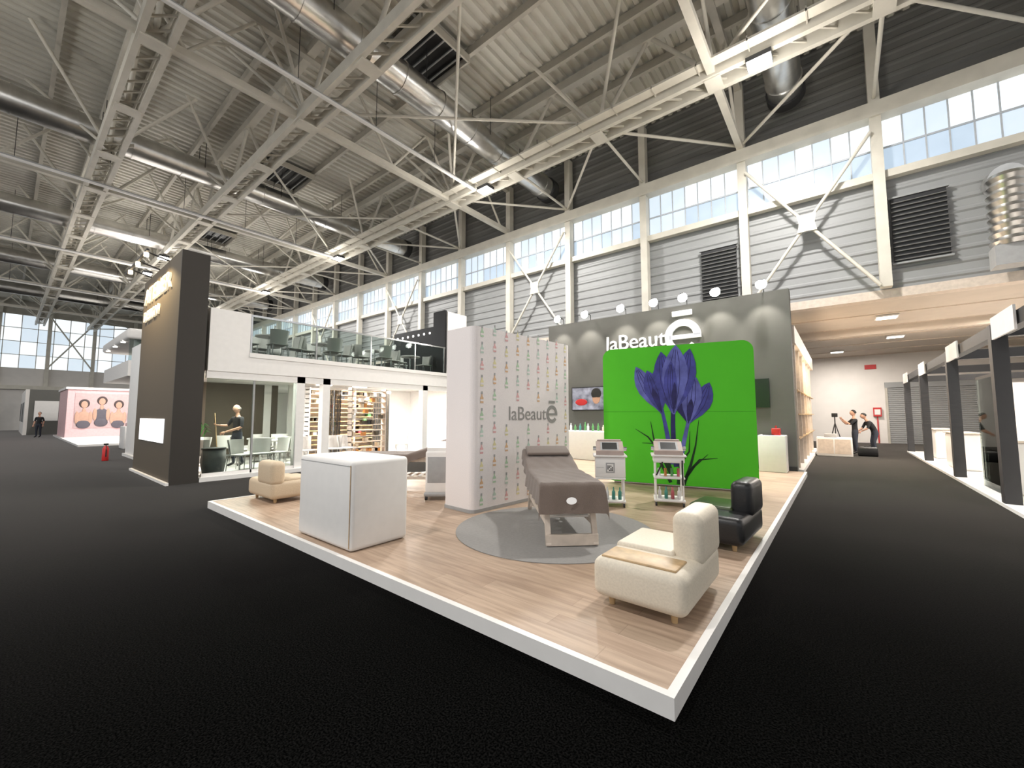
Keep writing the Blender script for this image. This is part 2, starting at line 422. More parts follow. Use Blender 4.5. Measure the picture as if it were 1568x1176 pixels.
m=MB(); m.box((-8.8,13.25,0),(-.95,13.6,5.05),greyw); m.box((-8.8,13.2,0),(-.95,13.25,.22),dark)
emesh(m,.54,13.17,13.25,letw,'y',-3.75,4.05)
bw=m.build('booth_back_wall')
text('wall_sign_letters','laBeaut',2.05,.5,(-6.37,13.22,3.84),(R(90),0,0),letw,bw,.03)
for i,x in enumerate((-8.15,-7.0,-5.64,-4.52,-3.62,-2.7,-1.54)):
    m=MB(); m.cyl((0,.45,-.15),(0,.4,.25),.012,dark,n=6); m.cyl((0,.4,.25),(0,.02,.26),.012,dark,n=6)
    m.cyl((0,.10,.24),(0,-.04,.19),.09,dark,r1=.135,n=16); m.ell((0,-.045,.185),(.14,.05,.14),lampm,14,10)
    m.build('spotlight',(x,12.9,5.0))
    light('spot_light','SPOT',(x,12.75,5.1),330,(1,.96,.90),.12,(R(42),0,R(random.uniform(165,195))),110)
    light('wall_pool','SPOT',(x,12.72,5.12),120,(1,.95,.86),.06,(R(16),0,0),75)

m=MB(); m.box((0,-.06,0),(1.45,0,.85),black)
scr=mat('screen_picture',(.2,.2,.25),.3,var=.9,scale=4,emit=(.25,.28,.36),es=.25)
m.box((.03,-.065,.03),(1.42,-.06,.82),scr); m.ell((1.0,-.066,.45),(.16,.004,.22),skin); m.ell((1.0,-.067,.6),(.2,.004,.2),hairb); m.ell((.4,-.066,.3),(.25,.004,.12),redm)
m.build('wall_tv',(-7.75,13.24,1.75))
m=MB(); m.box((0,-.06,0),(1.3,0,.8),black); m.build('wall_tv',(-2.8,13.24,1.8))
def bottle(m,x,y,z,h,mt,r=.03):
    m.lathe([(0,0),(r,0),(r,h*.62),(r*.4,h*.74),(r*.4,h*.95),(0,h)],mt,(x,y,z),10)
bcols=[mat('bottle_%d'%i,c,.3) for i,c in enumerate([(.05,.25,.2),(.5,.2,.05),(.1,.3,.1),(.6,.5,.4),(.45,.1,.12),(.7,.7,.7)])]
m=MB(); m.rbox((0,0,0),(3.2,.55,.95),white,.03); 
for i in range(18): bottle(m,.15+i*.17,.2+random.random()*.15,.95,.16+random.random()*.14,random.choice(bcols),.04)
m.build('product_counter',(-8.3,12.1,ZP))
m=MB(); m.rbox((0,0,0),(.62,.5,.95),white,.02); m.box((.1,.1,.95),(.35,.3,.962),dark); m.rbox((.3,.15,.95),(.5,.32,1.13),redm,.02); m.cyl((.4,.235,1.13),(.4,.235,1.2),.02,redm,n=8)
m.build('display_cabinet',(-1.75,12.6,ZP))

# green wall
def greenwall():
    m=MB(); W,H=2.95,2.90
    m.prism(rrect(W,H,.2,8),0,.14,greenm)
    m.prism([(0.01,1.5),(W-.01,1.5),(W-.01,1.508),(0.01,1.508)],-.003,0,seamm)
    m.cyl((.2,.07,-.02),(W-.2,.07,-.02),.03,chrome,n=8)
    S=lambda px:(px-918)/240*W
    Z=lambda px,py:(752-py)/(752-(537-(px-918)*.068))*H+0.02
    def petal(b,t,w,mt,d,curve=0):
        b=Vector((S(b[0]),Z(*b)));t=Vector((S(t[0]),Z(*t))); ax=t-b; L=ax.length; ax.normalize(); pr=Vector((-ax.y,ax.x)); pts=[]
        prof=[(0,.10),(.12,.3),(.3,.72),(.5,1),(.66,.98),(.8,.75),(.92,.38),(1,0)]
        for a,k in prof: q=b+ax*L*a+pr*(w/2*k+curve*math.sin(a*math.pi)); pts.append((q.x,q.y))
        for a,k in prof[::-1][1:]: q=b+ax*L*a-pr*(w/2*k-curve*math.sin(a*math.pi)); pts.append((q.x,q.y))
        m.poly([(p[0],-.003-d*.0015,p[1]) for p in pts],mt)
        if w>.2:
            for vx in(-.22,0,.22):
                P=[b+ax*L*a+pr*(vx*w*k*.9+curve*math.sin(a*math.pi)) for a,k in((.08,.3),(.3,.72),(.5,1),(.75,.8),(.93,.3))]
                for i in range(4):
                    m.poly([(q.x,-.003-d*.0015-.0006,q.y) for q in(P[i]-pr*.006,P[i]+pr*.006,P[i+1]+pr*.005,P[i+1]-pr*.005)],petC)
    def stem(pts,w0,w1,mt,d):
        P=[Vector((S(p[0]),Z(*p))) for p in pts]; n=len(P);L=[];Rr=[]
        for i in range(n):
            t=(P[min(i+1,n-1)]-P[max(i-1,0)]).normalized(); pr=Vector((-t.y,t.x)); w=w0+(w1-w0)*i/(n-1)
            L.append(P[i]+pr*w/2);Rr.append(P[i]-pr*w/2)
        for i in range(n-1):
            m.poly([(q.x,-.003-d*.0015,q.y) for q in(L[i],L[i+1],Rr[i+1],Rr[i])],mt)
    stem([(1030,722),(1029,690),(1024,660),(1018,630)],.11,.06,petA,1)
    stem([(1040,725),(1036,690),(1036,660),(1038,610)],.11,.08,petC,2)
    stem([(1046,722),(1050,695),(1056,670),(1062,645)],.10,.06,petB,1)
    for pts in([(1032,740),(1015,705),(995,680),(974,668)],[(1030,750),(1012,715),(1004,680),(1000,655)],[(1035,745),(1022,700),(1012,690),(985,690)],
               [(1048,752),(1060,730),(1075,712),(1102,708)],[(1050,752),(1062,720),(1070,690),(1076,650)],[(1042,752),(1046,720),(1060,700),(1062,668)],[(1046,752),(1056,738),(1068,722),(1088,703)]):
        stem(pts,.07,.008,stemm,3)
    petal((1018,640),(977,566),.36,petB,4,.03); petal((1018,640),(1014,560),.34,petA,5,-.02); petal((1019,642),(996,572),.36,petA,6); petal((1019,640),(1004,600),.12,petC,7)
    petal((1060,656),(1094,590),.36,petA,4,-.04); petal((1060,656),(1044,585),.30,petC,5,.04); petal((1060,658),(1071,578),.38,petB,6); petal((1060,656),(1066,616),.12,petC,7)
    petal((1036,640),(1020,541),.42,petA,8,.03); petal((1038,640),(1066,536),.42,petA,8,-.03); petal((1038,642),(1044,530),.50,petB,9); petal((1038,640),(1036,556),.26,petA,10,.04); petal((1038,640),(1041,590),.10,petC,11)
    m.build('green_flower_backdrop',(-4.15,8.45,ZP+.05),math.atan2(.58,2.88))
greenwall()

def patternwall():
    m=MB(); D,W,H=.72,2.6,2.88
    pts=rrect(D,W,.10,6)
    m.prism(pts,0,H,fabricw,'z')
    m.prism(rrect(D+.02,W+.02,.1,6,-.01,-.01),0.0,.05,greyp,'z')
    bc=[mat('print_green',(.42,.58,.40),.8),mat('print_pink',(.68,.38,.38),.8),mat('print_amber',(.66,.42,.24),.8),mat('print_pale',(.48,.60,.52),.8),mat('print_yellow',(.68,.62,.35),.8)]
    x=D+.003
    for r in range(11):
        for c in range(9):
            y=.18+c*.28; z=.10+r*.262+(.05 if c%2 else 0)
            if 1.25<z+.1<1.78 and .62<y<2.3: continue
            mt=bc[(r*2+c*3)%5]; w=.034;h=.14
            m.poly([(x,y-w,z),(x,y+w,z),(x,y+w,z+h*.6),(x,y+w*.35,z+h*.78),(x,y+w*.35,z+h),(x,y-w*.35,z+h),(x,y-w*.35,z+h*.78),(x,y-w,z+h*.6)],mt)
            m.poly([(x+.001,y-w,z+h*.2),(x+.001,y+w,z+h*.2),(x+.001,y+w,z+h*.42),(x+.001,y-w,z+h*.42)],fabricw)
            m.poly([(x,y-w*.5,z+h),(x,y+w*.5,z+h),(x,y+w*.5,z+h*1.3),(x,y-w*.5,z+h*1.3)],greyp)
    emesh(m,.165,D+.002,D+.008,letg,'x',1.98,1.50)
    o=m.build('bottle_print_wall',(-5.1,4.55,ZP),R(-4))
    text('wall_logo','laBeaut',1.0,.23,(D+.004,.78,1.40),(R(90),0,R(90)),letg,o,.002)
patternwall()

m=MB(); W,D,H=1.26,.75,.98
m.rbox((0,0,0.0),(W,D,H-.0),white,.05,4)
m.box((W-.04,-.002,0.04),(W-.028,.0,H-.05),oak)
m.box((.04,-.003,H-.062),(W-.04,0.0,H-.056),greyp)
m.build('reception_counter',(-5.44,2.42,ZP))

def lounge(name,loc,rz,mt,pad,tray,hb=.72):
    m=MB()
    m.rbox((0,0,.07),(.72,1.02,.37),mt,.075,5)
    if tray is not None: m.rbox((.06,.06,.362),(.64,.33,.382),tray,.01,2)
    if pad is not None: m.rbox((.03,.40,.34),(.52,.98,.40),pad,.03,3)
    m.rbox((.49,.42,.30),(.73,1.03,hb),mt,.08,5)
    for x in(.12,.60):
        for y in(.12,.90): m.cyl((x,y,0),(x,y,.09),.022,oak,r1=.03,n=12)
    return m.build(name,loc,rz)
lounge('lounge_chair',(-1.60,2.99,ZP),0,cream,cream,oak,.71)
lounge('lounge_chair',(-1.58,5.02,ZP),R(-3),blackl,olive,None,.71)
lounge('lounge_chair',(-8.42,3.56,ZP),R(-90),beige,beige,None,.70)

def bed(loc,rz,logo=True):
    m=MB(); L=1.95;W=.72;H=.70
    for x in(-.27,.27):
        for (y0,y1) in((.02,.24),(1.86,1.55)):
            m.beam((x,y0,0.015),(x,y1,H-.1),.06,.05,pale)
        m.beam((x,.12,.6),(x,1.85,.6),.05,.09,pale)
        m.beam((x,.12,.24),(x,1.72,.24),.04,.06,pale)
    m.beam((-.30,.03,.07),(.30,.03,.07),.05,.12,pale); m.beam((-.27,1.80,.10),(.27,1.80,.10),.05,.08,pale)
    for i in range(9): m.beam((-.26,.3+i*.16,.27),(.26,.3+i*.16,.27),.07,.02,white)
    for y in(.2,1.6): m.beam((-.27,y,.58),(.27,y,.58),.04,.07,pale)
    m.rbox((-W/2+.02,.02,H-.07),(W/2-.02,1.25,H),whitem,.03)
    m.beam((0,1.24,H-.03),(0,1.95,H+.16),W-.06,.07,whitem)
    nu,nv=34,46; hs=.24;hf=.34; U=W+2*hs; vs=[];fs=[]
    def topz(y): return H+.012+(0 if y<1.2 else (y-1.2)*.30)
    for j in range(nv+1):
        v=-hf+(L+hf)*j/nv
        for i in range(nu+1):
            u=-U/2+U*i/nu
            du=max(0,abs(u)-W/2); dv=max(0,-v)
            if v>1.25: du=min(du,.16)
            drop=max(du,dv) if not(du>0 and dv>0) else min(.42,math.hypot(du,dv))
            x=max(-W/2,min(W/2,u)); y=max(0,v)
            wv=math.sin(y*23+u*2)*.012*min(1,du*8) ; wv2=math.sin(x*19)*.014*min(1,dv*6)
            x+=(math.copysign(1,u))*(.012+du*.12+wv if du>0 else 0)
            y-=(.012+dv*.10+wv2) if dv>0 else 0
            z=topz(y)-drop + .004*math.sin(u*31+v*17)*(1 if drop==0 else 0)
            vs.append((x,y,z))
    for j in range(nv):
        for i in range(nu): a=j*(nu+1)+i; fs.append((a,a+1,a+nu+2,a+nu+1))
    m.add(vs,fs,towel,True)
    m.M=Matrix.Translation((0,1.78,H+.195))@Euler((R(16),0,0)).to_matrix().to_4x4()
    m.rbox((-.33,-.16,0),(.33,.16,.05),towel,.022,3)
    m.M=Matrix()
    if logo:
        n=16; m.poly([(.06*math.cos(2*math.pi*i/n)-.02,-.062,H-.18+.04*math.sin(2*math.pi*i/n)) for i in range(n)],letw)
    return m.build('treatment_bed',loc,rz)
dirx,diry=-.68,.73
bed((-2.42,4.10,ZP+.007),math.atan2(-dirx,diry)); 
bed((-7.85,4.55,ZP),R(-51),False)

def trolley(loc,rz,kind):
    m=MB()
    for x in(-.21,.21):
        for y in(-.18,.18):
            m.cyl((x,y,.035),(x,y,.78),.014,white,n=10); m.cyl((x-.015,y,.032),(x+.015,y,.032),.032,dark,n=12)
    m.rbox((-.24,-.21,.07),(.24,.21,.11),white,.015); m.rbox((-.24,-.21,.44),(.24,.21,.47),white,.012)
    if kind==0:
        m.rbox((-.24,-.2,.47),(.24,.2,.80),white,.015); m.box((-.07,-.204,.55),(.07,-.2,.71),greyp); m.box((-.22,-.203,.63),(-.1,-.2,.635),greyp); m.box((-.05,-.206,.57),(.05,-.204,.69),white)
        for i in range(4):
            for j in range(4):
                if (i*3+j*5)%4: m.box((-.045+i*.023,-.207,.58+j*.023),(-.027+i*.023,-.206,.598+j*.023),black)
    else:
        m.rbox((-.24,-.2,.70),(.24,.2,.80),white,.015)
        for i in range(4): m.cyl((-.15+i*.1,-.05,.47),(-.15+i*.1,-.05,.6),.022,random.choice(bcols),n=8)
        m.cyl((.2,-.22,.35),(.2,-.22,.75),.012,black,n=8); m.cyl((-.2,-.22,.5),(-.1,-.24,.72),.012,black,n=8)
    for i in range(4): bottle(m,-.15+i*.1,-.1,.11,.2,random.choice([bcols[5],bcols[4],bcols[0]]),.028)
    m.rbox((-.27,-.23,.80),(.27,.23,.83),white,.012)
    m.prism([(-.2,.83),(.2,.83),(.2,1.02),(.10,1.04),(-.2,.90)],-.22,.22,taupe,'x')
    m.poly([(-.15,-.185,.912),(.15,-.185,.912),(.15,.06,1.028),(-.15,.06,1.028)],greyp)
    m.poly([(-.12,-.165,.924),(.12,-.165,.924),(.12,.04,1.021),(-.12,.04,1.021)],black)
    m.cyl((-.22,-.1,.93),(-.27,-.1,.93),.035,chrome,n=12); m.cyl((.22,-.1,.93),(.27,-.1,.93),.035,chrome,n=12)
    m.rbox((-.2,.1,1.02),(.2,.2,1.07),taupe,.02)
    m.build('equipment_trolley',loc,rz)
trolley((-3.05,6.4,ZP),R(28),0); trolley((-2.3,7.05,ZP),R(22),1)
m=MB()
m.rbox((-.2,-.25,.12),(.2,.25,.85),white,.04,4); m.rbox((-.16,-.255,.3),(.16,-.24,.75),greyp,.01); m.rbox((-.22,-.27,.06),(.22,.27,.14),greyp,.03)
m.prism([(-.2,.85),(.2,.85),(.2,1.0),(-.2,.9)],-.18,.18,white,'x')
for x in(-.18,.18):
    for y in(-.22,.22): m.cyl((x-.02,y,.04),(x+.02,y,.04),.04,dark,n=12); m.cyl((x,y,.04),(x,y,.1),.012,chrome,n=8)
for i in range(3): m.cyl((.2,-.1+i*.1,.6),(.25,-.1+i*.1,.6),.03,chrome,n=10)
m.build('beauty_machine',(-5.72,5.0,ZP),R(40))

# ================================================================ TWO-STOREY BOOTH (left)
m=MB(); m.box((-22,2.99,0),(-11.9,12.2,.1),white); m.build('booth_platform')
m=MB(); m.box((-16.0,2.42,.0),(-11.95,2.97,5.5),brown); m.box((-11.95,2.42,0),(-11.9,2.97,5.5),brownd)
m.box((-16.1,2.36,0),(-11.88,2.42,.06),white)
m.box((-15.3,2.40,.92),(-12.6,2.419,1.5),ledp)
tw=m.build('brown_sign_tower')
text('tower_sign','ATELIER',2.9,.42,(-15.6,2.40,4.75),(R(90),0,0),gold,tw,.03)
text('tower_sign','DESIGN',1.7,.28,(-15.6,2.40,4.25),(R(90),0,0),gold,tw,.03)
m=MB(); m.box((-15.8,1.95,5.6),(-13,2.0,5.65),dark)
for x in(-15.2,-14.2,-13.2): m.cyl((x,2.0,5.62),(x,2.43,5.52),.02,dark,n=6); m.cyl((x,1.98,5.6),(x,1.98,5.5),.05,lampw,n=10)
m.build('picture_light_bar')
for x in(-15.2,-14.2,-13.2): light('tower_wash','SPOT',(x,1.85,5.45),190,(1,.74,.38),.06,(R(14),0,0),130)
FX=-12.0
m=MB()
m.box((-21.9,3.06,2.68),(FX,12.0,3.1),white); m.box((FX-.06,3.06,3.1),(FX,3.95,4.25),white); m.box((-21.9,3.06,3.1),(FX-.06,3.1,4.25),white)
m.box((FX-.04,3.95,3.1),(FX+.02,12,3.22),white)
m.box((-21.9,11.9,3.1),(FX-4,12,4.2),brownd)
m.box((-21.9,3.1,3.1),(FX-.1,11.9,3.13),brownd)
for y in(5.3,6.05,9.8,11.8): m.box((FX-.26,y-.11,.1),(FX-.02,y+.11,2.68),white)
for x in(-16.5,-21.5): 
    for y in(6.05,9.8): m.box((x-.12,y-.12,.1),(x+.12,y+.12,2.68),white)
m.box((FX-.1,3.05,2.5),(FX-.02,12,2.68),white)
m.build('booth_upper_deck')
m=MB(); m.box((FX-.03,3.96,3.22),(FX-.015,10.74,4.2),glass)
for y in(3.98,5.7,7.5,9.3,10.7): m.box((FX-.05,y-.02,3.22),(FX-.01,y+.02,4.22),chrome)
m.box((FX-.05,3.96,4.19),(FX,10.74,4.24),chrome); m.build('glass_balustrade')
m=MB(); m.box((FX-.1,3.08,.1),(FX-.08,5.2,2.5),glass); m.box((FX-.12,3.06,.1),(FX-.06,5.19,.18),white); m.box((FX-.12,4.1,.1),(FX-.06,4.14,2.5),greyp)
m.build('glass_partition')
m=MB(); m.box((-16.6,3.13,.1),(-16.4,6.4,2.68),brown); m.box((-16.39,3.3,1.3),(-16.36,3.9,2.3),pink); m.build('wall_booth_inner')
m=MB(); m.box((-21.9,3.06,.1),(-16.9,3.12,2.68),white); m.box((-21.9,3.12,.1),(-21.8,12,2.68),white); m.box((-21.8,11.9,.1),(-12.3,12,2.68),whitem); m.box((-15.8,6.5,.1),(-15.7,11.9,2.68),whitem); m.build('wall_booth_outer')
m=MB()
for i in range(15): m.box((0,0,.12+i*.16),(.30,2.6,.15+i*.16),oak)
for y in(0,.85,1.7,2.58): m.box((-.02,y,0),(.32,y+.03,2.45),white)
for i in range(40):
    y=.08+random.random()*2.3;r=random.randrange(14); m.box((.04,y,.15+r*.16),(.26,y+.12,.15+r*.16+.11),random.choice([dark,whitem,bcols[2],bcols[4],brown]))
m.box((-.06,0,0),(-.03,2.6,2.45),whitem)
m.build('display_shelving',(-14.6,6.6,.1))
m=MB()
for i in range(14): m.box((0,i*.05,0),(.02,i*.05+.035,2.3),dark if i%2 else brown)
m.box((-.02,0,2.3),(.04,.72,2.38),white); m.build('sample_blind',(-12.9,6.3,.1))
o=bpy.data.objects['sample_blind']; dup(o,(-13.4,8.5,.1))
m=MB()
for i in range(12): m.box((0,0,.2+i*.19),(.25,1.3,.225+i*.19),pale)
for y in(0,1.28): m.box((0,y,0),(.25,y+.03,2.4),pale)
for i in range(26):
    y=.06+random.random()*1.1;r=random.randrange(11); m.box((.05,y,.225+r*.19),(.22,y+.10,.225+r*.19+.13),random.choice([whitem,dark,bcols[1],brown,beige]))
m.build('slatted_rack',(-12.75,7.15,.1))
m=MB(); m.box((FX-.7,10.85,3.13),(FX,11.89,5.7),whitem); m.box((FX-.75,10.8,3.13),(FX-.7,11.89,5.75),black); m.box((FX-.75,10.75,3.13),(FX-.06,10.85,5.75),black)
m.box((-16.2,11.3,3.13),(FX-.75,11.5,5.35),black)
for i in range(9): m.cyl((-15.9+i*.38,11.28,5.1),(-15.9+i*.38,11.3,5.1),.05,ledw,n=8)
m.build('booth_sign_block')
def chairmesh():
    m=MB(); m.rbox((-.22,-.22,.42),(.22,.22,.46),whitem,.02,3)
    n=8; vs=[];fs=[]
    for j in range(5):
        z=.44+j*.10
        for i in range(n+1):
            a=R(20+140*i/n); rr=.235+.01*j; vs.append((rr*math.cos(a),rr*math.sin(a)*.95+.01*j,z))
    for j in range(4):
        for i in range(n): a=j*(n+1)+i; fs.append((a,a+1,a+n+2,a+n+1))
    vs2=[(p[0]*.92,p[1]*.92,p[2]) for p in vs]
    m.add(vs,fs,whitem,True); m.add(vs2,fs,whitem,True)
    for x in(-.18,.18):
        for y in(-.18,.18): m.cyl((x,y,.42),(x*1.15,y*1.15,0),.012,chrome,n=8)
    return m
c0=chairmesh().build('dining_chair',(-12.45,3.98,.1),R(120))
for (x,y,a) in((-12.45,4.5,80),(-12.5,5.0,20),(-14.5,3.6,30),(-15.2,5.0,170),(-12.5,5.72,100),(-15.6,4.5,280),(-13.3,5.75,200),(-14.1,6.1,0),(-12.5,6.6,70),(-13.2,3.45,200),(-12.6,9.2,60),(-14.9,5.9,60),(-13.9,5.6,140),(-12.95,4.35,10),(-14.3,4.6,200),(-12.5,7.0,110),(-15.7,5.4,300)):
    dup(c0,(x,y,.1),R(a))
def tablemesh():
    m=MB(); m.cyl((0,0,.72),(0,0,.75),.38,white,n=28); m.cyl((0,0,.02),(0,0,.72),.03,chrome,n=10); m.cyl((0,0,0),(0,0,.02),.24,chrome,n=20); return m
t0=tablemesh().build('bistro_table',(-14.5,5.2,.1))
for (x,y,z) in((-13.15,5.1,.1),(-12.9,4.75,3.13),(-13.0,6.4,3.13),(-12.9,8.2,3.13),(-13.1,9.9,3.13),(-14.8,5.4,3.13),(-14.8,7.6,3.13),(-14.6,9.6,3.13)): dup(t0,(x,y,z))
for i,(x,y) in enumerate(((-12.8,4.15),(-12.8,5.35),(-12.9,5.8),(-12.9,7.05),(-12.8,7.6),(-12.8,8.85),(-13,9.3),(-13,10.5),(-14.8,4.8),(-14.8,6.1),(-14.8,7.0),(-14.8,8.3),(-14.6,9.0),(-14.6,10.3))):
    dup(c0,(x,y,3.13),R(180 if i%2==0 else 0))
for (x,y,a) in((-13.55,4.75,90),(-12.35,4.75,-90),(-13.6,6.4,90),(-12.4,6.4,-90),(-13.5,8.2,90),(-12.35,8.2,-90),(-13.75,9.9,90)): dup(c0,(x,y,3.13),R(a))
m=MB(); m.lathe([(0,0),(.16,0),(.22,.4),(.19,.4),(0,.38)],pot,n=18)
for i in range(34):
    a=random.random()*6.28; l=.4+random.random()*.5; h=.4+random.random()*.9
    p=Vector((0,0,.38)); q=Vector((math.cos(a)*l*.4,math.sin(a)*l*.4,h)); e=Vector((math.cos(a)*l*.6,math.sin(a)*l*.6,h*.92))
    s=Vector((-math.sin(a),math.cos(a),0))*.035
    m.add([p,q-s,e,q+s],[(0,1,2,3)],leafm)
m.build('potted_plant',(-15.6,3.75,.1))
m=MB(); m.lathe([(0,0),(.22,0),(.27,.3),(.27,.4),(.24,.62),(0,.62)],greyp,n=20); m.cyl((0,0,.62),(0,0,.66),.26,dark,n=20); m.build('grey_barrel_stool',(-12.45,3.4,.1))
for (x,y,e) in((-13.6,4.3,220),(-13.4,7.4,270),(-13.2,9.6,220),(-18.5,6,150)): light('booth_light','AREA',(x,y,2.62),e,(1,.95,.87),1.0)
m=MB()
for (x,y) in((-13.2,3.9),(-13.2,5.0),(-14.5,7.2),(-13.2,7.2),(-13.2,8.6),(-14.5,8.6)): m.box((x-.1,y-.25,2.64),(x+.1,y+.25,2.679),ledw)
m.build('ceiling_downlights')

# far-left booths
adm=[mat('ad_skin',(.50,.30,.22),.7),mat('ad_back',(.50,.36,.36),.7),mat('ad_dark',(.06,.04,.04),.7),mat('ad_top',(.10,.09,.11),.7)]
m=MB(); m.box((-46,2.4,0),(-29.6,9,.1),white); m.box((-40.2,2.6,.1),(-40,9,3.3),pink); m.box((-46,2.6,.1),(-40.2,2.8,3.3),pink); m.box((-46,2.5,3.3),(-39.9,9.1,3.45),whitem)
m.box((-40,2.95,.7),(-39.97,6.6,3.05),adm[1])
for i,(y,dz) in enumerate(((3.4,-.1),(4.25,.12),(5.1,-.12),(6.0,0))):
    m.ell((-39.955,y,2.45+dz),(.02,.26,.30),adm[2]); m.ell((-39.94,y,2.38+dz),(.02,.17,.24),adm[0]); m.ell((-39.955,y,1.95+dz),(.02,.10,.22),adm[0])
    m.ell((-39.95,y,1.45+dz),(.02,.36,.48),adm[3] if i%2 else adm[0]); m.ell((-39.945,y+.32,1.5+dz),(.02,.11,.42),adm[0]); m.ell((-39.945,y-.32,1.5+dz),(.02,.11,.42),adm[0]); m.ell((-39.94,y,1.0+dz*.5),(.02,.34,.28),adm[3])
m.build('pink_exhibition_booth')
light('pink_booth_light','AREA',(-37,4.5,4.3),70,(1,.93,.88),1.5,(0,R(35),0))
m=MB(); m.rbox((-29.5,3.0,4.75),(-22.8,9,5.2),whitem,.12); m.box((-29.3,3.1,3.2),(-22.8,9,3.85),whitem); m.box((-22.9,3.1,3.85),(-22.85,9,4.75),glass)
for (x,y) in((-29,5.4),(-23.2,3.4),(-23.2,8.6),(-29,8.6)): m.cyl((x,y,0),(x,y,4.8),.12,whitem,n=14)
for x in(-28,-26,-24): m.cyl((x,3.05,4.74),(x,3.05,4.7),.08,ledw,n=10)
m.build('white_canopy_booth')
for x in(-28,-25): light('canopy_light','AREA',(x,5,3.15),100,(1,.95,.89),1)
m=MB(); m.box((-62,1,0),(-50,1.2,3.6),wallw); m.box((-50.2,1.2,0),(-50,7,3.6),greyw)
for i in range(5): m.box((-61+i*2.2,.98,1),(-59.6+i*2.2,1,2.6),random.choice([greyp,dark,adm[2]]))
for i in range(3): m.box((-50,1.5+i*1.8,1.1),(-49.96,2.8+i*1.8,2.7),random.choice([whitem,adm[1]]))
m.build('grey_exhibition_booth')
dup(t0,(-24.6,3.9,.0))
m=MB(); m.rbox((-.6,-.35,.0),(.6,.35,1.05),white,.04); m.cyl((.2,0,1.05),(.2,0,1.35),.07,whitem,n=12); m.rbox((-.4,-.2,1.05),(0,.15,1.2),pink,.02); m.build('reception_desk',(-26.5,3.9,0))
dup(c0,(-23.9,4.4,0),R(30)); dup(c0,(-25.3,4.2,0),R(130))
m=MB(); m.lathe([(0,0),(.085,0),(.09,.02),(.09,.42),(.05,.5),(.02,.52),(.02,.56),(0,.56)],redm,n=18); m.box((-.02,-.06,.54),(.02,.06,.6),black); m.cyl((.02,0,.55),(.11,0,.4),.012,black,n=8); m.cyl((.11,0,.4),(.11,0,.15),.014,black,r1=.02,n=8)
m.build('fire_extinguisher',(-20.0,2.3,0))

# ================================================================ RIGHT SIDE
m=MB(); m.box((-1.3,13.65,0),(-1.1,23,4.1),wallw); m.box((-1.1,13.7,3.6),(-.9,23,4.1),pale)
for i in range(6):
    y=14.2+i*1.45; m.box((-1.1,y,.1),(-.95,y+.08,3.6),pale); m.box((-1.1,y+.2,2.9),(-1.05,y+1.2,3.3),lampw)
    for z in(.9,1.6,2.3): m.box((-1.1,y+.08,z),(-.93,y+1.45,z+.03),oak)
m.box((-1.1,13.7,0),(-.85,23,.1),white)
m.build('warm_display_booth')
light('warm_booth_light','AREA',(-.4,18,3.6),110,(1,.75,.45),4,(0,R(35),0),sizey=.5)
m=MB(); XF=2.25
ys=(3.2,7.1,11.05,15.0,19.6,24)
for y in ys:
    m.box((XF-.1,y-.1,.06),(XF+.1,y+.1,3.2),dark); m.box((XF+.1,y-.08,2.98),(6.4,y+.08,3.2),dark); m.box((6.2,y-.1,.06),(6.4,y+.1,3.2),dark)
m.box((XF-.08,ys[0],2.98),(XF+.08,ys[-1],3.2),dark)
for y in ys[1:]: m.box((XF-.13,y-1.5,2.9),(XF-.1,y-.3,3.28),whitem)
m.build('black_frame_booths')
m=MB(); m.box((XF-.12,3.0,0),(6.6,24.2,.06),whitem); m.build('booth_floor_panel')
m=MB()
m.box((6.42,3.2,.06),(6.55,24,2.9),whitem)
for y in ys[1:-1]: m.box((4.0,y-.04,.06),(6.18,y+.04,2.6),whitem)
m.build('wall_booth_partition')
m=MB(); m.rbox((0,0,0),(.5,1.5,1.0),white,.06,4); m.rbox((-.03,-.03,1.0),(.53,1.53,1.04),pale,.01)
k0=m.build('exhibitor_counter',(XF+.2,12.2,.06)); dup(k0,(XF+.2,16.6,.06)); dup(k0,(XF+.2,8.2,.06)); dup(k0,(XF+.3,20.6,.06))
m=MB(); m.box((0,0,0),(.02,2.1,2.3),glass); m.box((0,0,2.3),(.03,2.1,2.36),dark); m.build('glass_panel',(XF+.12,12.5-3.0+1.9,.06))
m=MB(); m.box((0,0,.0),(.04,1.1,1.7),pink); m.box((-.01,.15,.2),(0,.95,1.5),scr); m.build('poster_panel',(6.36,12.6,.8))
for y in(9,13,17.3,22): light('frame_booth_light','AREA',(4.6,y,2.9),110,(1,.94,.86),.8)
m=MB(); m.rbox((-.55,-.3,0),(.55,.3,.72),white,.02); m.box((-.5,-.305,.1),(-.02,-.3,.65),pale); m.box((.02,-.305,.1),(.5,-.3,.65),pale); m.rbox((-.3,-.15,.72),(.1,.15,.86),greyp,.02); m.build('white_storage_cabinet',(-.25,20.4,0))
m=MB()
for a in(90,210,330): m.cyl((0,0,1.25),(.36*math.cos(R(a)),.36*math.sin(R(a)),0),.018,black,n=8)
m.cyl((0,0,1.2),(0,0,1.5),.02,black,n=8); m.rbox((-.1,-.08,1.5),(.1,.08,1.66),black,.02); m.cyl((0,-.08,1.58),(0,-.22,1.58),.045,black,n=14)
m.build('camera_tripod',(-.2,21.6,0))
m=MB(); m.rbox((-.3,-.18,0),(.3,.18,.35),black,.05); m.cyl((-.12,0,.35),(.12,0,.42),.015,black,n=8); m.build('equipment_bag',(.75,21.0,0))
m=MB()
for i in range(9): 
    m.cyl((3.5,YW-.7,5.75+i*.2),(3.5,YW-.7,5.85+i*.2),.33,galv,r1=.39,n=20); m.cyl((3.5,YW-.7,5.85+i*.2),(3.5,YW-.7,5.95+i*.2),.39,galv,r1=.33,n=20)
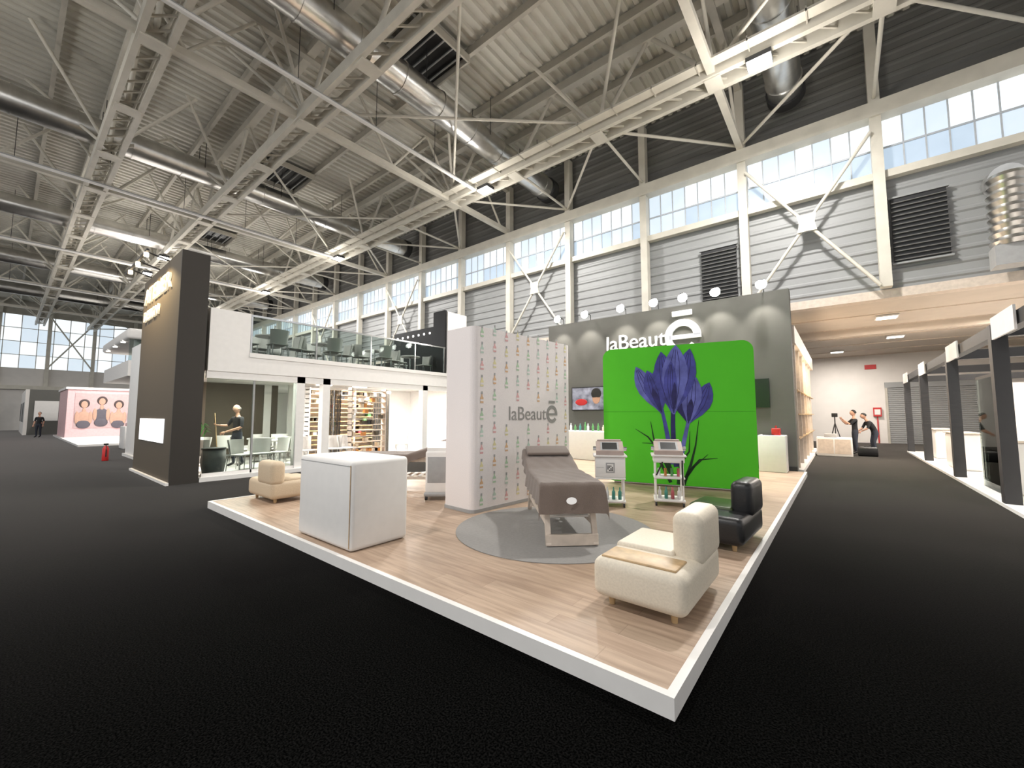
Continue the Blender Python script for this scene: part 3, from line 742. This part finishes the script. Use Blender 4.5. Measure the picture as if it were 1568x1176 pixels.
m.cyl((3.5,YW-.7,7.5),(3.5,YW-.1,7.6),.33,galv,n=20)
m.box((3.15,YW-.95,5.25),(3.85,YW-.42,5.75),greyp)
m.build('flexible_air_hose')

# ================================================================ PEOPLE
def person(name,loc,rz,J=None,top=cloB,bot=cloN,hair=hairb,bald=False,hold=None,heady=0,headx=0):
    P=dict(pel=(0,0,.94),wai=(0,0,1.08),che=(0,0,1.28),nb=(0,.0,1.44),nk=(0,-.01,1.52),hd=(0,-.015,1.58),
           sL=(.17,0,1.41),sR=(-.17,0,1.41),eL=(.24,.02,1.13),eR=(-.24,.02,1.13),wL=(.25,-.08,.88),wR=(-.25,-.08,.88),
           hL=(.09,0,.88),hR=(-.09,0,.88),kL=(.10,-.02,.50),kR=(-.10,-.02,.50),aL=(.11,.02,.10),aR=(-.11,.02,.10),tL=(.12,-.16,.04),tR=(-.12,-.16,.04))
    if J:P.update(J)
    rad=dict(pel=.135,wai=.12,che=.135,nb=.08,nk=.052,hd=.05,sL=.065,sR=.065,eL=.045,eR=.045,wL=.028,wR=.028,hL=.095,hR=.095,kL=.062,kR=.062,aL=.042,aR=.042,tL=.035,tR=.035)
    E=[('pel','wai'),('wai','che'),('che','nb'),('nb','nk'),('nk','hd'),('che','sL'),('che','sR'),('sL','eL'),('sR','eR'),('eL','wL'),('eR','wR'),('pel','hL'),('pel','hR'),('hL','kL'),('hR','kR'),('kL','aL'),('kR','aR'),('aL','tL'),('aR','tR')]
    keys=list(P); idx={k:i for i,k in enumerate(keys)}
    me=bpy.data.meshes.new('tmp'); me.from_pydata([P[k] for k in keys],[(idx[a],idx[b]) for a,b in E],[])
    ob=bpy.data.objects.new('tmp',me); COL.objects.link(ob)
    ob.modifiers.new('s','SKIN'); 
    for i,k in enumerate(keys):
        sv=me.skin_vertices[0].data[i]; sv.radius=(rad[k],rad[k]*(.8 if k in('pel','wai','che','nb') else 1)); sv.use_root=(k=='pel')
    sb=ob.modifiers.new('u','SUBSURF'); sb.levels=2; sb.render_levels=2
    dg=bpy.context.evaluated_depsgraph_get(); ev=ob.evaluated_get(dg); m2=bpy.data.meshes.new_from_object(ev)
    vs=[v.co.copy() for v in m2.vertices]
    def seg(p,a,b):
        a=Vector(a);b=Vector(b);t=max(0,min(1,(p-a).dot(b-a)/max((b-a).length_squared,1e-9))); return (p-(a+(b-a)*t)).length
    lab={('nk','hd'):skin,('nb','nk'):skin,('eL','wL'):skin,('eR','wR'):skin,('pel','hL'):bot,('pel','hR'):bot,('hL','kL'):bot,('hR','kR'):bot,('kL','aL'):bot,('kR','aR'):bot,('aL','tL'):black,('aR','tR'):black}
    grp={}
    for f in m2.polygons:
        c=f.center; best=min(E,key=lambda e:seg(c,P[e[0]],P[e[1]])/ (1)); mt=lab.get(best,top); grp.setdefault(mt.name,(mt,[]))[1].append(tuple(f.vertices))
    bpy.data.objects.remove(ob)
    m=MB()
    for mt,fs in grp.values():
        used=sorted({i for f in fs for i in f}); mp={i:k for k,i in enumerate(used)}
        m.add([vs[i] for i in used],[tuple(mp[i] for i in f) for f in fs],mt,True)
    hp=Vector(P['hd'])
    m.M=Matrix.Translation(hp)@Euler((R(headx),0,R(heady))).to_matrix().to_4x4()
    def hf(p):
        q=p.copy()
        if q.z<0: q.x*=1-.28*(-q.z)**1.5; q.y*=1-.12*(-q.z)
        return q
    m.ell((0,-.01,.09),(.078,.098,.122),skin,20,14,hf)
    for s in(-1,1):
        m.ell((s*.03,-.098,.10),(.013,.008,.008),whitem,8,6); m.ell((s*.03,-.104,.10),(.006,.005,.006),black,8,6)
        m.ell((s*.079,.0,.085),(.012,.022,.034),skin,8,6); m.ell((s*.03,-.101,.118),(.018,.006,.004),hair,8,4)
    m.add([(-.008,-.10,.105),(.008,-.10,.105),(.016,-.10,.068),(-.016,-.10,.068),(0,-.128,.07)],[(0,1,4),(1,2,4),(2,3,4),(3,0,4)],skin,True)
    m.ell((0,-.093,.045),(.025,.008,.006),adm[2],8,6)
    def cap(p):
        q=p.copy()
        if q.y<-.25 and q.z<.55: q*= .86
        if q.z<-.35: q*= .80
        return q
    if bald:
        m.ell((0,.012,.085),(.081,.093,.10),hair,18,12,lambda p:(p*.86 if (p.z>.45 or p.y<-.1) else (p if p.z>-.5 else p*.85)))
    else: m.ell((0,.012,.105),(.086,.104,.118),hair,18,12,cap)
    m.M=Matrix()
    for s,w,e in((1,'wL','eL'),(-1,'wR','eR')):
        W=Vector(P[w]);d=(W-Vector(P[e])).normalized(); side=Vector((0,1,0)).cross(d)
        if side.length<.2: side=Vector((1,0,0))
        side.normalize(); nrm=d.cross(side).normalized()
        B=Matrix((side,d,nrm)).transposed().to_4x4(); m.M=Matrix.Translation(W)@B
        m.ell((0,.045,0),(.040,.055,.018),skin,10,8)
        for i,(fx,l) in enumerate(((-.028,.062),(-.009,.072),(.010,.068),(.028,.054))):
            a=(fx,.085,0);b=(fx*1.1,.085+l*.55,.012);c=(fx*1.1,.085+l*.75,.012+l*.45)
            m.cyl(a,b,.0095,skin,r1=.0085,n=8); m.cyl(b,c,.0085,skin,r1=.007,n=8); m.ell(b,(.0087,)*3,skin,8,6)
        m.cyl((-.032,.03,0),(-.058,.06,.014),.0115,skin,r1=.01,n=8); m.cyl((-.058,.06,.014),(-.052,.088,.03),.01,skin,r1=.008,n=8)
        m.M=Matrix()
    if hold=='mop':
        m.cyl((-.36,-.42,1.55),(-.22,-.35,.04),.013,oak,n=8); m.cyl((-.34,-.36,.03),(-.10,-.34,.03),.03,whitem,n=8)
    return m.build(name,loc,rz)
person('man_with_mop',(-13.75,4.3,.1),R(20),dict(eR=(-.27,-.10,1.18),wR=(-.30,-.31,1.20),eL=(.25,-.06,1.14),wL=(-.06,-.32,1.0),aL=(.13,.12,.10),tL=(.15,-.06,.04)),bald=True,hair=hairg,hold='mop',headx=10,heady=-10)
person('camera_operator',(.42,21.75,0),R(-75),dict(eL=(.22,-.2,1.2),wL=(.12,-.38,1.38),eR=(-.22,-.2,1.2),wR=(-.12,-.38,1.38)),headx=8)
person('leaning_assistant',(1.0,22.4,0),R(-70),dict(pel=(0,.08,.90),wai=(0,.02,1.03),che=(0,-.10,1.20),nb=(0,-.18,1.34),nk=(0,-.22,1.41),hd=(0,-.25,1.46),sL=(.17,-.15,1.30),sR=(-.17,-.15,1.30),eL=(.22,-.26,1.04),eR=(-.22,-.26,1.04),wL=(.14,-.45,.92),wR=(-.14,-.45,.92),hL=(.09,.08,.85),hR=(-.09,.08,.85)),headx=25)
person('distant_visitor',(-44,1.6,0),R(60))

# ================================================================ LIGHT & CAMERA
w=bpy.data.worlds.new('world'); scene.world=w; w.use_nodes=True
w.node_tree.nodes['Background'].inputs[0].default_value=(.97,.985,1,1); w.node_tree.nodes['Background'].inputs[1].default_value=.92
cam=bpy.data.cameras.new('camera'); co=bpy.data.objects.new('camera',cam); COL.objects.link(co)
co.location=(0,0,1.6); co.rotation_euler=(R(94.3),0,R(38.8)); cam.sensor_width=36; cam.lens=14.33; cam.clip_end=300
scene.camera=co
